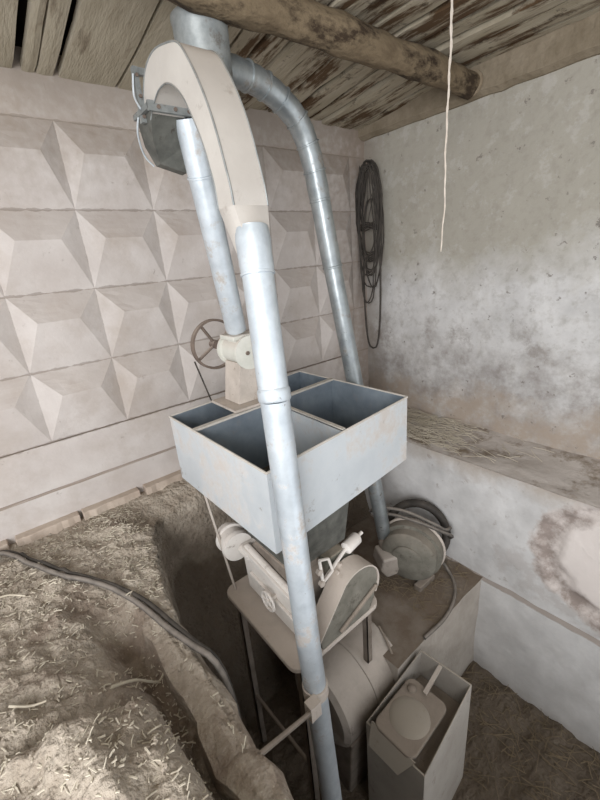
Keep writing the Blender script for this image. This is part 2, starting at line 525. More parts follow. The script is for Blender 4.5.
def strip(bm, x0, x1, z0, z1, y0, y1, n=60, m=6):
    rows = []
    for i in range(n+1):
        x = lerp(x0, x1, i/n)
        rows.append([bm.verts.new((x, lerp(y0, y1, k/m) + roughy(x, z0+k*.03), lerp(z0, z1, k/m))) for k in range(m+1)])
    for a, b in zip(rows, rows[1:]):
        for k in range(m): bm.faces.new((a[k], b[k], b[k+1], a[k+1]))
strip(bm, xl, xr, zt, 2.62, 0, -0.012)
strip(bm, xr, 0.05, -.1, 2.62, 0, 0, 6, 12)
strip(bm, xl, xr, 0.0, 0.192, -0.034, -0.038)
strip(bm, xl, xr, 0.192, 0.205, -0.038, -0.022)
strip(bm, xl, xr, 0.205, 0.5107, -0.022, -0.018)
strip(bm, xl, xr, 0.5107, 0.5117, -0.018, 0)
strip(bm, xl, xr, 0.0, 0.001, -0.034, 0.15)
box(bm, (xl, .03, 0.0), (0.1, .16, 2.62))
box(bm, (xl, -.03, -.7), (0.1, .16, -.001))
obj('wall_back', bm, M['panel'], kind='structure')

# broken concrete fragments the panels stand on
frs = [(-3.38, -3.02, 0.05), (-3.0, -2.62, .06), (-2.58, -2.2, .055), (-3.85, -3.42, .05), (-2.15, -1.7, .06), (-4.3, -3.9, .05)]
for i, (a, b, h) in enumerate(frs):
    bm = bmesh.new()
    n = 10
    top = [(lerp(a, b, k/n), -0.10 + 0.018*fbm(k*.8, i*3.3), 0.0) for k in range(n+1)]
    back = [(b, .02, 0), (a, .02, 0)]
    prism(bm, top+back, (0, 0, -h-0.05))
    obj('trim_%d' % (i+2), bm, M['flesh_plaster'], bevel=.006, kind='structure')

# right wall, ledge and lower step
def grid_face(name, fn, nu, nv, m):
    bm = bmesh.new()
    g = [[bm.verts.new(fn(i/nu, j/nv)) for j in range(nv+1)] for i in range(nu+1)]
    for i in range(nu):
        for j in range(nv):
            bm.faces.new((g[i][j], g[i+1][j], g[i+1][j+1], g[i][j+1]))
    return obj(name, bm, m, smooth=True, kind='structure')
YF = -4.3
grid_face('wall_right', lambda u, v: (0.012*fbm(u*9, v*6, 5)-.006, lerp(.1, YF, u), lerp(-.2, 2.72, v)), 110, 70, M['wall_r'])
def shelf(u, v):
    y = lerp(.06, YF, u); x = lerp(0.02, -0.60, v)
    z = -0.09 + 0.012*fbm(x*6, y*4, 3) + 0.03*sstep(-.25, 0, x)*1.0
    if v > .93: z -= 0.012*(v-.93)/.07*(0.6+.6*fbm(y*7, 0, 2))
    return (x, y, z)
grid_face('wall_ledge_top', shelf, 130, 30, M['ledge_top'])
def ledge(u, v):
    y = lerp(.06, YF, u); z = lerp(-.085, -1.06, v)
    x = -0.60 + 0.006*fbm(y*5, z*5, 8)
    d = math.sqrt(((y+2.56)/.52)**2 + ((z+.5)/.44)**2) + .28*fbm(y*4, z*4, 1)*.6
    x += 0.03*sstep(1.05, .97, d) - 0.022*sstep(.86, .72, d)
    return (x, y, z)
grid_face('wall_ledge', ledge, 200, 60, M['ledge_face'])
def low(u, v):
    y = lerp(.06, YF, u)
    if v < .12:
        t = v/.12
        return (lerp(-.58, -.625, t), y, -1.045 + .006*fbm(y*6, 0, 0) - .018*t)
    t = (v-.12)/.88
    return (-.63 - .02*t + .005*fbm(y*4, t*5, 4), y, lerp(-1.07, -2.15, t))
grid_face('wall_lower', low, 120, 50, M['lower_face'])

# wall plate under the roof along the right wall
bm = bmesh.new()
n = 50
for i in range(n):
    y0, y1 = lerp(.05, YF, i/n), lerp(.05, YF, (i+1)/n)
    def sec(y):
        a = .012*fbm(y*5, 1, 1)
        return [(0.05, y, 2.45+a), (-.03, y, 2.45+a), (-.075, y, 2.475+a), (-.085, y, 2.67), (.05, y, 2.67)]
    A = [bm.verts.new(p) for p in sec(y0)]; B = [bm.verts.new(p) for p in sec(y1)]
    for k in range(5): bm.faces.new((A[k], A[(k+1) % 5], B[(k+1) % 5], B[k]))
bmesh.ops.remove_doubles(bm, verts=bm.verts, dist=1e-4)
obj('trim_8', bm, M['plate'], kind='structure')

# ceiling: planks running front to back with gaps
def plank(bm, x0, x1, z_, ya, yb, rag):
    n = 26
    rows = []
    for i in range(n+1):
        y = lerp(ya, yb, i/n)
        z = z_ + .105*sstep(.1, -1.15, y)
        a = x0 + rag*fbm(y*3, x0*7, 2); b = x1 + rag*fbm(y*3, x1*7, 4)
        rows.append([bm.verts.new(q) for q in ((a, y, z+.035), (a, y, z), ((a+b)/2, y, z-.004+.006*fbm(y*4, x0, 1)), (b, y, z), (b, y, z+.035))])
    for A, B in zip(rows, rows[1:]):
        for k in range(5): bm.faces.new((A[k], A[(k+1) % 5], B[(k+1) % 5], B[k]))
    bm.faces.new(rows[0]); bm.faces.new(rows[-1][::-1])
bm = bmesh.new()
for a, b in [(-5.0, -4.5), (-4.47, -4.05), (-4.0, -3.6), (-3.56, -3.2), (-3.17, -2.96), (-2.93, -2.70), (-2.655, -2.60), (-2.592, -2.515), (-2.48, -2.19), (-2.172, -1.93)]:
    plank(bm, a, b, 2.515, .06, YF, .006)
obj('ceiling_and_shade_sheet', bm, M['plank'], kind='structure')
bm = bmesh.new()
x = -1.91
while x < -.06:
    wd = random.uniform(.12, .21)
    plank(bm, x, min(x+wd, .04), 2.53+random.uniform(-.012, .015), .06, YF, .022)
    x += wd + random.uniform(.016, .045)
obj('ceiling_and_shade_sheet', bm, M['plank_dark'], kind='structure')
bm = bmesh.new()
box(bm, (-5.1, YF-.05, 2.70), (.25, .17, 2.78))
box(bm, (-5.1, .06, 2.5), (.25, .17, 2.7))
obj('ceiling_and_shade_sheet', bm, M['dark'], kind='structure')  # dark backing sheet, shows as shade between the planks

# log beam
bm = bmesh.new()
pth = [(-5.0+i*.1, -1.077 - .010*math.sin(i*.35), 2.525+.006*math.sin(i*.6)) for i in range(50)]
tube(bm, pth, lambda i: .088 - .0002*i + .004*math.sin(i*.9) + .004*math.sin(i*2.3), 20)
for v in bm.verts:
    d = .012*fbm(v.co.x*4, v.co.y*14, v.co.z*14)
    v.co.z += d
    v.co.y += d
lg = obj('trim_1', bm, M['log'], smooth=True, kind='structure')
bm = bmesh.new()
cyl(bm, (-.10, -1.077, 2.53), (-.085, -1.077, 2.53), .078, 24)
obj('trim_1_end', bm, M['log_end'], lg, smooth=True)

# ------------------------------------------------------------------ earth floor with the machine pit
# pit edge as polyline (x, y) going from the near end to the back corner, then along the back wall
edge = [(-2.85, -4.4), (-2.87, -2.2), (-2.86, -1.85), (-2.87, -1.40), (-2.82, -1.05), (-2.72, -.62), (-2.58, -.38), (-2.40, -.33), (-2.0, -.30), (-.55, -.28), (.1, -.28)]
def seg_d(px, py, a, b):
    ax, ay = a; bx, by = b
    dx, dy = bx-ax, by-ay
    t = max(0, min(1, ((px-ax)*dx+(py-ay)*dy)/(dx*dx+dy*dy)))
    qx, qy = ax+t*dx-px, ay+t*dy-py
    s = dx*(py-ay)-dy*(px-ax)
    return math.hypot(qx, qy), s
def pit_d(x, y):
    best = 9; sg = 1
    for a, b in zip(edge, edge[1:]):
        d, s = seg_d(x, y, a, b)
        if d < best-1e-9:
            best = d; sg = -1 if s > 0 else 1
    return best*sg      # positive inside the pit
def ground(x, y):
    d = pit_d(x, y) + .03*fbm(x*5, y*5, 2)
    h = -.01 + .05*fbm(x*1.6, y*1.6, 7) + .035*abs(fbm(x*5, y*5, 3)) + .018*fbm(x*13, y*13, 5)
    # heap of earth in the foreground, with a clod on its right side
    h += .16*math.exp(-(((x+3.75)/.55)**2 + ((y+2.0)/1.1)**2))
    cx_ = x + 3.22 + .10*(y+2.0)
    h += (.17+.05*fbm(x*4, y*4, 21))*sstep(-.30, .0, cx_)*sstep(.20, .155, cx_)*sstep(-1.60, -1.72, y+.25*(cx_-.05))*sstep(-2.7, -2.4, y)
    # gully behind the rim
    h -= .17*math.exp(-((x+3.03+.08*(y+1.5))/.075)**2)*sstep(-.95, -1.25, y)*sstep(-2.6, -2.0, y)
    h -= .10*math.exp(-(((x+3.12)/.10)**2+((y+1.15)/.22)**2))
    # loose bank below the back wall
    k = sstep(-2.9, -2.5, x)
    h -= k*.12*sstep(0, -.35, y)
    h -= .03
    h += .014*fbm(x*24, y*24, 8) + .02*abs(fbm(x*9, y*9, 6))
    h = lerp(h, -.055 + .02*fbm(x*9, y*9, 2), sstep(-.42, -.12, y))
    lump = fbm(x*2.7, y*2.7, 11)
    h += .05*lump*sstep(-.9, -.5, y)*sstep(-.15, -.4, y)
    inner = -1.97 + .05*fbm(x*3, y*3, 9) + .02*fbm(x*11, y*11, 5)
    back = sstep(-1.0, -.55, y)
    wd = lerp(.10, .55, back*sstep(-2.7, -2.4, x)) 
    t = max(0, min(1, d/wd))
    if back > 0 and x > -2.7:
        t = t**.8
    return lerp(h, inner, t)
bm = bmesh.new()
xs = []
x = -4.7
while x < -.55:
    xs.append(x)
    x += .016 if -3.5 < x < -2.2 else .045
ys = []
y = .04
while y > YF:
    ys.append(y)
    y -= .018 if y > -2.4 else .045
gr = [[bm.verts.new((x, y, ground(x, y))) for y in ys] for x in xs]
for A, B in zip(gr, gr[1:]):
    for k in range(len(ys)-1):
        bm.faces.new((A[k], B[k], B[k+1], A[k+1]))
for f in bm.faces:
    c_ = f.calc_center_median()
    f.material_index = 0
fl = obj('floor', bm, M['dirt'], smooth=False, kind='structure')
fl.data.materials.append(M['dirt_dark'])
for p in fl.data.polygons: p.use_smooth = True

# rim of the pit: rough concrete kerb
bm = bmesh.new()
n = 60
rows = []
for i in range(n+1):
    y = lerp(-1.18, -3.4, i/n)
    e = .025*fbm(y*5, 1, 1); e2 = .022*fbm(y*9, 2, 4)
    xo = -2.865 + .006*(y+1.8)
    rows.append([bm.verts.new(q) for q in ((xo-.13+e, y, -.16), (xo-.125+e, y, -.055+e2), (xo-.06, y, -.035+e2), (xo+e2, y, -.05+e), (xo+.03+e, y, -.12), (xo+.05, y, -2.0), (xo-.13, y, -2.0))])
for A, B in zip(rows, rows[1:]):
    for k in range(7): bm.faces.new((A[k], A[(k+1) % 7], B[(k+1) % 7], B[k]))
bm.faces.new(rows[0]); bm.faces.new(rows[-1][::-1])
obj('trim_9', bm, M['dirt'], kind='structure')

# concrete step at the foot of the right wall that carries the fan
bm = bmesh.new()
def stp(u, v):
    return
n = 20
box(bm, (-1.72, -1.70, -2.1), (-.59, -.0, -1.06))
bmesh.ops.subdivide_edges(bm, edges=bm.edges, cuts=14, use_grid_fill=True)
for v in bm.verts:
    v.co += Vector((fbm(v.co.x*3, v.co.y*3, v.co.z*3), fbm(v.co.x*4+9, v.co.y*3, v.co.z*3), fbm(v.co.x*5, v.co.y*5, v.co.z*3)))*.012
obj('trim_10', bm, M['steptop'], smooth=True, kind='structure')

# ------------------------------------------------------------------ the hopper
hp = thing('feed_hopper', 'large bluish galvanised open steel hopper box divided into four bins', 'hopper')
L_, F_, R_, B_ = (Vector(p) for p in ((-2.475, -.63, 0), (-2.455, -1.60, 0), (-1.375, -1.50, 0), (-1.395, -.53, 0)))
ZT, ZB = .672, .262
cen = (L_+F_+R_+B_)/4
def at(p, z, ins=0):
    q = p + (cen-p)*ins
    return Vector((q.x, q.y, z))
bm = bmesh.new()
th = .006
q = [L_, F_, R_, B_]
o_t = [bm.verts.new(at(p, ZT)) for p in q]; o_b = [bm.verts.new(at(p, ZB)) for p in q]
for k in range(4):
    bm.faces.new((o_t[k], o_t[(k+1) % 4], o_b[(k+1) % 4], o_b[k]))
i_t = [bm.verts.new(at(p, ZT, .012)) for p in q]; i_b = [bm.verts.new(at(p, ZB, .012)) for p in q]
for k in range(4):
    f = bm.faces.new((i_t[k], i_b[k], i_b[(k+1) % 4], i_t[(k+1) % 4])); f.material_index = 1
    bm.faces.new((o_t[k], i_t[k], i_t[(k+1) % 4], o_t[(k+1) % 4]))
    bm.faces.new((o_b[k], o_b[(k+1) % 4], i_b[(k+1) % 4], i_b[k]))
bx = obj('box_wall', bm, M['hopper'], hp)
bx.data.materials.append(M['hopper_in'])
# sloping bottom to the outlet over the mill
bm = bmesh.new()
outl = [Vector(p) for p in ((-2.28, -1.02, -.06), (-2.28, -1.46, -.06), (-1.90, -1.46, -.06), (-1.90, -1.02, -.06))]
mid = [Vector(p) for p in ((-2.34, -.90, .235), (-2.34, -1.53, .235), (-1.84, -1.46, .235), (-1.84, -.90, .235))]
T_ = [bm.verts.new(at(p, ZB, .006)) for p in q]; Mv = [bm.verts.new(p) for p in mid]; O_ = [bm.verts.new(p) for p in outl]
for k in range(4):
    bm.faces.new((T_[k], T_[(k+1) % 4], Mv[(k+1) % 4], Mv[k]))
    bm.faces.new((Mv[k], Mv[(k+1) % 4], O_[(k+1) % 4], O_[k]))
bm.faces.new(O_)
obj('funnel', bm, M['sheet_dark'], hp)
# folded rim
bm = bmesh.new()
for k in range(4):
    tube(bm, [at(q[k], ZT+.001), at(q[(k+1) % 4], ZT+.001)], .006, 8)
obj('rim', bm, M['rim'], hp, smooth=True)
# dividers
dl = L_.lerp(F_, .32); dr = B_.lerp(R_, .36)
bm = bmesh.new()
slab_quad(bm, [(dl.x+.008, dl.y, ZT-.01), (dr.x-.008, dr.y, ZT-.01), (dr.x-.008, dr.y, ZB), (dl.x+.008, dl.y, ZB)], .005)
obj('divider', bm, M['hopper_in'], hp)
pm = dl.lerp(dr, .50); pf = F_.lerp(R_, .47)
bm = bmesh.new()
slab_quad(bm, [(pm.x, pm.y-.006, ZT-.012), (pf.x, pf.y+.008, ZT-.012), (pf.x, pf.y+.008, ZB), (pm.x, pm.y-.006, ZB)], .005)
obj('divider', bm, M['hopper'], hp)
pb_ = L_.lerp(B_, .62)
bm = bmesh.new()
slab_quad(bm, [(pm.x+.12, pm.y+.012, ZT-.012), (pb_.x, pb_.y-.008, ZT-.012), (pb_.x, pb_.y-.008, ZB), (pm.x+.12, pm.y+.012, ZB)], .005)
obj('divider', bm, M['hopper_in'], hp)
bm = bmesh.new()
d = (dr-dl).normalized(); nrm = Vector((-d.y, d.x, 0))
prism(bm, [at(dl, ZT-.004)+nrm*-.016, at(dr, ZT-.004)+nrm*-.016, at(dr, ZT-.004)+nrm*.016, at(dl, ZT-.004)+nrm*.016], (0, 0, .012))
obj('cross_bar', bm, M['rim'], hp)
bm = bmesh.new()
slab_quad(bm, [at(pm, ZT+.003)+Vector((-.01, 0, 0)), at(pf, ZT+.003)+Vector((-.01, .01, 0)), at(pf, ZT+.003)+Vector((.012, .01, 0)), at(pm, ZT+.003)+Vector((.012, 0, 0))], .006)
obj('cross_bar', bm, M['rim'], hp)
# four angle-iron stays from hopper to the mill table
for (x, y, x2, y2) in ((-2.40, -.72, -2.38, -.92), (-1.62, -.62, -1.83, -.92)):
    bm = bmesh.new()
    tube(bm, [(x, y, ZB), (x2, y2, -.497)], .008, 6)
    obj('stay', bm, M['dustflour'], hp)

# ------------------------------------------------------------------ front riser pipe
def pipe(parent, name, pts, r, m, seams=(), seg=32, ends=False):
    bm = bmesh.new()
    tube(bm, pts, r, seg)
    o = obj(name, bm, m, parent, smooth=True)
    return o
def ring(parent, name, p, d, r, h, m, bulge=.004):
    bm = bmesh.new()
    p = Vector(p); d = Vector(d).normalized()
    lathe(bm, p-d*h/2, p+d*h/2, [(0, r), (h*.15, r+bulge), (h*.85, r+bulge), (h, r)], 32)
    return obj(name, bm, m, parent, smooth=True)
rp = thing('riser_pipe', 'tall shiny galvanised pipe standing in front of the hopper, down into the pit', 'pipe')
bot = Vector((-2.392, -1.80, -1.93))
kn = Vector((-2.421, -1.668, 1.0))
kn2 = Vector((-2.417, -1.72, -.18))
ptop = Vector((-2.360, -1.548, 1.60))
pipe(rp, 'tube', [ptop, kn], .0575, M['galv'])
pipe(rp, 'tube', [kn + (ptop-kn)*.0, kn2, bot], .056, M['galv'])
dd = (ptop-kn).normalized()
ring(rp, 'joint_band', kn+dd*.02, dd, .058, .05, M['galv'])['label'] = 'slip joint band of the pipe'
ring(rp, 'joint_band', ptop-dd*.16, dd, .0585, .012, M['galv'])
# crumpled wrap under the transition
bm = bmesh.new()
lathe(bm, ptop-dd*.155, ptop, [(.0, .0595), (.03, .062), (.07, .0605), (.11, .063), (.15, .060)], 40)
for v in bm.verts: v.co += Vector((fbm(v.co.x*30, v.co.y*30, v.co.z*25), fbm(v.co.x*30+5, v.co.y*30, v.co.z*25), 0))*.003
obj('pipe_wrap', bm, M['galv'], rp, smooth=True)['label'] = 'crumpled sheet wrap'

# ------------------------------------------------------------------ arched rectangular duct
ad = thing('arched_duct', 'pale rectangular sheet metal duct arching over at the top of the riser pipe', 'duct')
outer = [(-.95, 2.10), (-.985, 2.17), (-1.04, 2.22), (-1.13, 2.24), (-1.24, 2.222), (-1.33, 2.19), (-1.39, 2.12), (-1.435, 2.05), (-1.475, 1.97), (-1.505, 1.89), (-1.53, 1.80), (-1.548, 1.73), (-1.556, 1.67)]
inner = [(-1.00, 2.06), (-1.03, 2.085), (-1.08, 2.11), (-1.13, 2.125), (-1.20, 2.12), (-1.26, 2.09), (-1.31, 2.045), (-1.35, 1.985), (-1.385, 1.925), (-1.41, 1.87), (-1.432, 1.80), (-1.447, 1.74), (-1.452, 1.67)]
inner = [lerp_p for lerp_p in inner]
XA, XB = -2.425, -2.285
def sm2(pts):
    return [(p.y, p.z) for p in smooth_path([(0, a, b) for a, b in pts], 4)]
so, si = sm2(outer), sm2(inner)
bm = bmesh.new()
ring4 = []
for (oy, oz), (iy, iz) in zip(so, si):
    ring4.append([bm.verts.new(p) for p in ((XA, oy, oz), (XB, oy, oz), (XB, iy, iz), (XA, iy, iz))])
for A, B in zip(ring4, ring4[1:]):
    for k in range(4): bm.faces.new((A[k], A[(k+1) % 4], B[(k+1) % 4], B[k]))
bm.faces.new(ring4[0]); bm.faces.new(ring4[-1][::-1])
obj('arch', bm, M['galv_pale'], ad, smooth=True)
bm = bmesh.new()
for xx in (XA, XB):
    tube(bm, [(xx, a, b) for a, b in so], .0035, 6)
    tube(bm, [(xx, a, b) for a, b in si], .003, 6)
obj('seam', bm, M['galv_dull'], ad, smooth=True)
# transition square to round
bm = bmesh.new()
sq = [(XA, -1.556), (XB, -1.556), (XB, -1.452), (XA, -1.452)]
n = 32
def sqpt(a):
    c, s = math.cos(a), math.sin(a)
    k = 1/max(abs(c), abs(s))
    return ((XA+XB)/2 + c*k*(XB-XA)/2, -1.504 + s*k*.052)
ra = [bm.verts.new((*sqpt(2*PI*k/n), 1.67)) for k in range(n)]
rb = [bm.verts.new((ptop.x + math.cos(2*PI*k/n)*.0585, ptop.y-.004 + math.sin(2*PI*k/n)*.0605, 1.50)) for k in range(n)]
for k in range(n): bm.faces.new((ra[k], ra[(k+1) % n], rb[(k+1) % n], rb[k]))
obj('transition_sleeve', bm, M['galv_pale'], ad, smooth=True)
# flange frame at the far mouth of the arch
bm = bmesh.new()
for xx in (XA-.012, XB+.012):
    box(bm, (xx-.010, -.965, 2.06), (xx+.010, -.94, 2.25))
box(bm, (XA-.02, -.962, 2.225), (XB+.02, -.943, 2.25))
obj('flange', bm, M['galv_dull'], ad)
for p in ((XA-.012, 2.22), (XA-.012, 2.15), (XA-.012, 2.08)):
    bm = bmesh.new()
    cyl(bm, (p[0], -.972, p[1]), (p[0], -.945, p[1]), .007, 6)
    obj('bolt', bm, M['iron'], ad)

# ------------------------------------------------------------------ separator box under the arch mouth
sb = thing('separator_box', 'small dark dusty sheet metal box under the mouth of the arched duct', 'box')
bm = bmesh.new()
tp = [(-2.435, -.87, 2.11), (-2.275, -.87, 2.11), (-2.275, -1.04, 2.10), (-2.435, -1.04, 2.10)]
md = [(-2.41, -.85, 2.0), (-2.26, -.85, 2.0), (-2.26, -.95, 2.0), (-2.41, -.95, 2.0)]
bt = [(-2.37, -.84, 1.93), (-2.25, -.84, 1.90), (-2.25, -.89, 1.90), (-2.37, -.89, 1.93)]
lv = [[bm.verts.new(p) for p in r] for r in (tp, md, bt)]
for A, B in zip(lv, lv[1:]):
    for k in range(4): bm.faces.new((A[k], A[(k+1) % 4], B[(k+1) % 4], B[k]))
bm.faces.new(lv[0]); bm.faces.new(lv[-1][::-1])
obj('casing', bm, M['sheet_dark'], sb)
bm = bmesh.new()
box(bm, (-2.45, -1.05, 2.085), (-2.435, -.88, 2.105)); box(bm, (-2.45, -1.06, 2.075), (-2.25, -1.045, 2.11))
obj('flange', bm, M['galv_dull'], sb)
for p in ((-2.41, -1.066), (-2.34, -1.066), (-2.28, -1.066)):
    bm = bmesh.new()
    cyl(bm, (p[0], p[1], 2.09), (p[0], p[1]+.03, 2.09), .008, 6)
    obj('bolt', bm, M['iron'], sb)
for pts in ([(-2.44, -.95, 2.12), (-2.45, -.90, 2.04), (-2.42, -.85, 1.97), (-2.38, -.84, 1.93)], [(-2.45, -.98, 2.10), (-2.46, -.96, 2.15), (-2.452, -.97, 2.22)]):
    bm = bmesh.new()
    tube(bm, smooth_path(pts), .004, 6)
    obj('bent_wire', bm, M['galv'], sb)

# ------------------------------------------------------------------ down pipe from the separator to the rotary valve
dp = thing('down_pipe', 'bright galvanised pipe slanting down behind the riser to the cream valve', 'pipe')
a = Vector((-2.262, -1.005, 2.085)); b = Vector((-2.03, -.765, 1.12))
pipe(dp, 'tube', [a, b], .060, M['galv'])
d = (a-b).normalized()
ring(dp, 'joint_band', b+d*.80, d, .061, .012, M['galv'])

# ------------------------------------------------------------------ drum on top of the separator and exhaust elbow
dr_ = thing('outlet_drum', 'short pale blue galvanised drum rising behind the arched duct to the roof', 'drum')
bm = bmesh.new()
lathe(bm, (-2.105, -.94, 2.12), (-2.105, -.94, 2.48), [(0, .08), (.06, .115), (.34, .118), (.345, .122), (.36, .122), (.362, .112)], 40)
obj('shell', bm, M['galv_dull'], dr_, smooth=True)
bm = bmesh.new()
box(bm, (-2.29, -1.05, 2.11), (-2.15, -.85, 2.22))
obj('link_duct', bm, M['galv_dull'], dr_)

ep = thing('exhaust_pipe', 'long thin galvanised pipe with segmented elbow running down to the fan', 'pipe')
el = smooth_path([(-2.02, -.93, 2.33), (-1.87, -.91, 2.33), (-1.76, -.90, 2.31), (-1.66, -.90, 2.265), (-1.56, -.90, 2.19), (-1.495, -.90, 2.08), (-1.455, -.90, 1.95), (-1.425, -.90, 1.80)], 2)
bm = bmesh.new()
tube(bm, el, lambda i: .060 + .0035*(i % 2), 28)
e_ = obj('elbow', bm, M['galv_grey'], ep, smooth=True)
k1 = Vector((-1.425, -.90, 1.80)); k2 = Vector((-1.36, -.91, 1.42)); k3 = Vector((-1.095, -1.10, -.74))
pipe(ep, 'tube', [k1, k2], .060, M['galv_grey'])
pipe(ep, 'tube', [k2, k3], .057, M['galv_grey'])
for p in (k1, k2):
    ring(ep, 'joint_band', p, k1-k2, .060, .014, M['galv_grey'])
for k in range(2, len(el)-1, 2):
    ring(ep, 'joint_band', el[k], el[k+1]-el[k-1], .063, .010, M['galv_grey'], .005)

# ------------------------------------------------------------------ rotary valve with belt wheel
rv = thing('rotary_valve', 'cream painted rotary valve with spoked belt wheel above the hopper', 'valve')
cy = Vector((-2.03, -.78, 1.0))
bm = bmesh.new()
lathe(bm, (-2.03, -.89, 1.0), (-2.03, -.67, 1.0), [(0, .04), (0.001, .085), (.02, .085), (.022, .078), (.198, .078), (.2, .085), (.219, .085), (.22, .04)], 36)
obj('housing', bm, M['cream'], rv, smooth=True)
for yy in (-.885, -.68):
    bm = bmesh.new()
    lathe(bm, (-2.03, yy-.008, 1.0), (-2.03, yy+.008, 1.0), [(0, .05), (.001, .098), (.015, .098), (.016, .05)], 36)
    obj('end_flange', bm, M['cream'], rv, smooth=True)
bm = bmesh.new()
box(bm, (-2.11, -.86, 1.075), (-1.95, -.70, 1.10)); box(bm, (-2.08, -.83, 1.04), (-1.98, -.73, 1.08))
obj('top_flange', bm, M['cream'], rv, bevel=.004)
bm = bmesh.new()
prism(bm, [(-2.09, -.86, .94), (-1.97, -.86, .94), (-2.00, -.86, .70), (-2.13, -.86, .70)], (0, .17, 0))
obj('foot', bm, M['dustflour'], rv)
bm = bmesh.new()
box(bm, (-2.20, -.93, .683), (-1.92, -.64, .698))
obj('base_plate', bm, M['dustflour'], rv)
bm = bmesh.new()
cyl(bm, (-2.065, -.54, 1.015), (-2.05, -.90, 1.0), .012, 14)
obj('shaft', bm, M['iron'], rv, smooth=True)
WC = Vector((-2.075, -.555, 1.02))
bm = bmesh.new()
lathe(bm, WC-Vector((0, .018, 0)), WC+Vector((0, .018, 0)), [(0, .146), (.001, .158), (.035, .158), (.036, .146), (.018, .143), (0.0, .146)], 48)
# make it an open band: drop the end caps
bmesh.ops.delete(bm, geom=[f for f in bm.faces if len(f.verts) > 8], context='FACES_ONLY')
wh = obj('belt_wheel', bm, M['iron'], rv, smooth=True)
wh['label'] = 'dark spoked wheel'
for k in range(4):
    an = .55 + k*PI/2
    bm = bmesh.new()
    tube(bm, [WC+Vector((math.cos(an)*.02, 0, math.sin(an)*.02)), WC+Vector((math.cos(an)*.147, 0, math.sin(an)*.147))], .010, 8)
    obj('spoke', bm, M['iron'], wh)
bm = bmesh.new()
cyl(bm, WC-Vector((0, .03, 0)), WC+Vector((0, .03, 0)), .028, 18)
obj('hub', bm, M['iron'], wh, smooth=True)

# belt from the wheel to the mill pulley behind the hopper
bm = bmesh.new()
for sx in (0, 1):
    p = [(-2.075 - .155 + sx*.30, -.555, .94 + .1*sx), (-1.945 + sx*.10, -.54, -.21)]
    tube(bm, p, .005, 6)
tag(obj('drive_belt', bm, M['rubber']), 'thin dark drive belt hanging from the spoked wheel down behind the hopper', 'belt')

# ------------------------------------------------------------------ table and roller mill
tb = thing('mill_table', 'dust covered steel table with rounded corners standing in the pit', 'table')
def rrect(x0, x1, y0, y1, r, z, n=6):
    pts = []
    for cx, cy_, a0 in ((x1-r, y1-r, 0), (x0+r, y1-r, PI/2), (x0+r, y0+r, PI), (x1-r, y0+r, 1.5*PI)):
        for k in range(n+1):
            a = a0 + PI/2*k/n
            pts.append((cx+math.cos(a)*r, cy_+math.sin(a)*r, z))
    return pts
bm = bmesh.new()
prism(bm, rrect(-2.44, -1.77, -1.62, -.86, .07, -.53), (0, 0, .032))
obj('table_top', bm, M['dustflour'], tb, bevel=.006)
for x, y in ((-2.38, -.95), (-2.36, -1.55), (-1.83, -1.55), (-1.84, -.95)):
    bm = bmesh.new()
    s = 1 if x < -2 else -1
    t = 1 if y < -1.2 else -1
    zl = -1.98 if x < -2 or y > -1 else -1.02
    box(bm, (x-.02, y-.02, zl), (x+.02, y-.014, -.53)); box(bm, (x-.02, y-.02, zl), (x-.014, y+.02, -.53))
    obj('leg', bm, M['dustbrown'], tb)
bm = bmesh.new()
for z in (-1.45,):
    tube(bm, [(-2.38, -.95, z), (-2.36, -1.55, z)], .012, 8)
obj('brace', bm, M['dustbrown'], tb)

ml = thing('roller_mill', 'white and green dust covered roller mill bolted on the table under the hopper', 'mill')
ZM = -.498
bm = bmesh.new()
prism(bm, [(-2.27, -1.00, ZM), (-2.27, -1.46, ZM), (-2.27, -1.46, -.20), (-2.27, -1.38, -.10), (-2.27, -1.06, -.10), (-2.27, -1.0, -.17)], (.38, 0, 0))
obj('body', bm, M['dustbrown'], ml, bevel=.006)
bm = bmesh.new()
prism(bm, [(-2.31, -.98, -.47), (-2.31, -1.50, -.49), (-2.31, -1.50, -.26), (-2.31, -1.47, -.19), (-2.31, -1.00, -.13), (-2.31, -.96, -.20)], (.035, 0, 0))
obj('side_panel', bm, M['mill_white'], ml, bevel=.012)['label'] = 'white side panel'
bm = bmesh.new()
prism(bm, [(-2.325, -.98, -.15), (-2.325, -1.48, -.21), (-2.325, -1.48, -.235), (-2.325, -.98, -.18)], (.05, 0, 0))
prism(bm, [(-2.33, -1.05, -.30), (-2.33, -1.47, -.335), (-2.33, -1.47, -.35), (-2.33, -1.05, -.318)], (.02, 0, 0))
prism(bm, [(-2.32, -1.48, -.21), (-2.32, -1.515, -.25), (-2.32, -1.515, -.49), (-2.32, -1.48, -.49)], (.045, 0, 0))
obj('panel_rib', bm, M['mill_white'], ml, bevel=.004)
# small handwheel on the side panel
hc = Vector((-2.365, -1.30, -.31))
bm = bmesh.new()
torus(bm, hc, (1, 0, .0), .058, .007, 32, 8)
hw = obj('hand_wheel', bm, M['mill_white'], ml, smooth=True)
for k in range(5):
    an = k*2*PI/5
    bm = bmesh.new()
    tube(bm, [hc, hc+Vector((0, math.cos(an)*.057, math.sin(an)*.057))], .005, 6)
    obj('spoke', bm, M['mill_white'], hw)
bm = bmesh.new()
cyl(bm, hc-Vector((.012, 0, 0)), hc+Vector((.06, 0, 0)), .013, 14)
obj('hub', bm, M['mill_white'], hw, smooth=True)
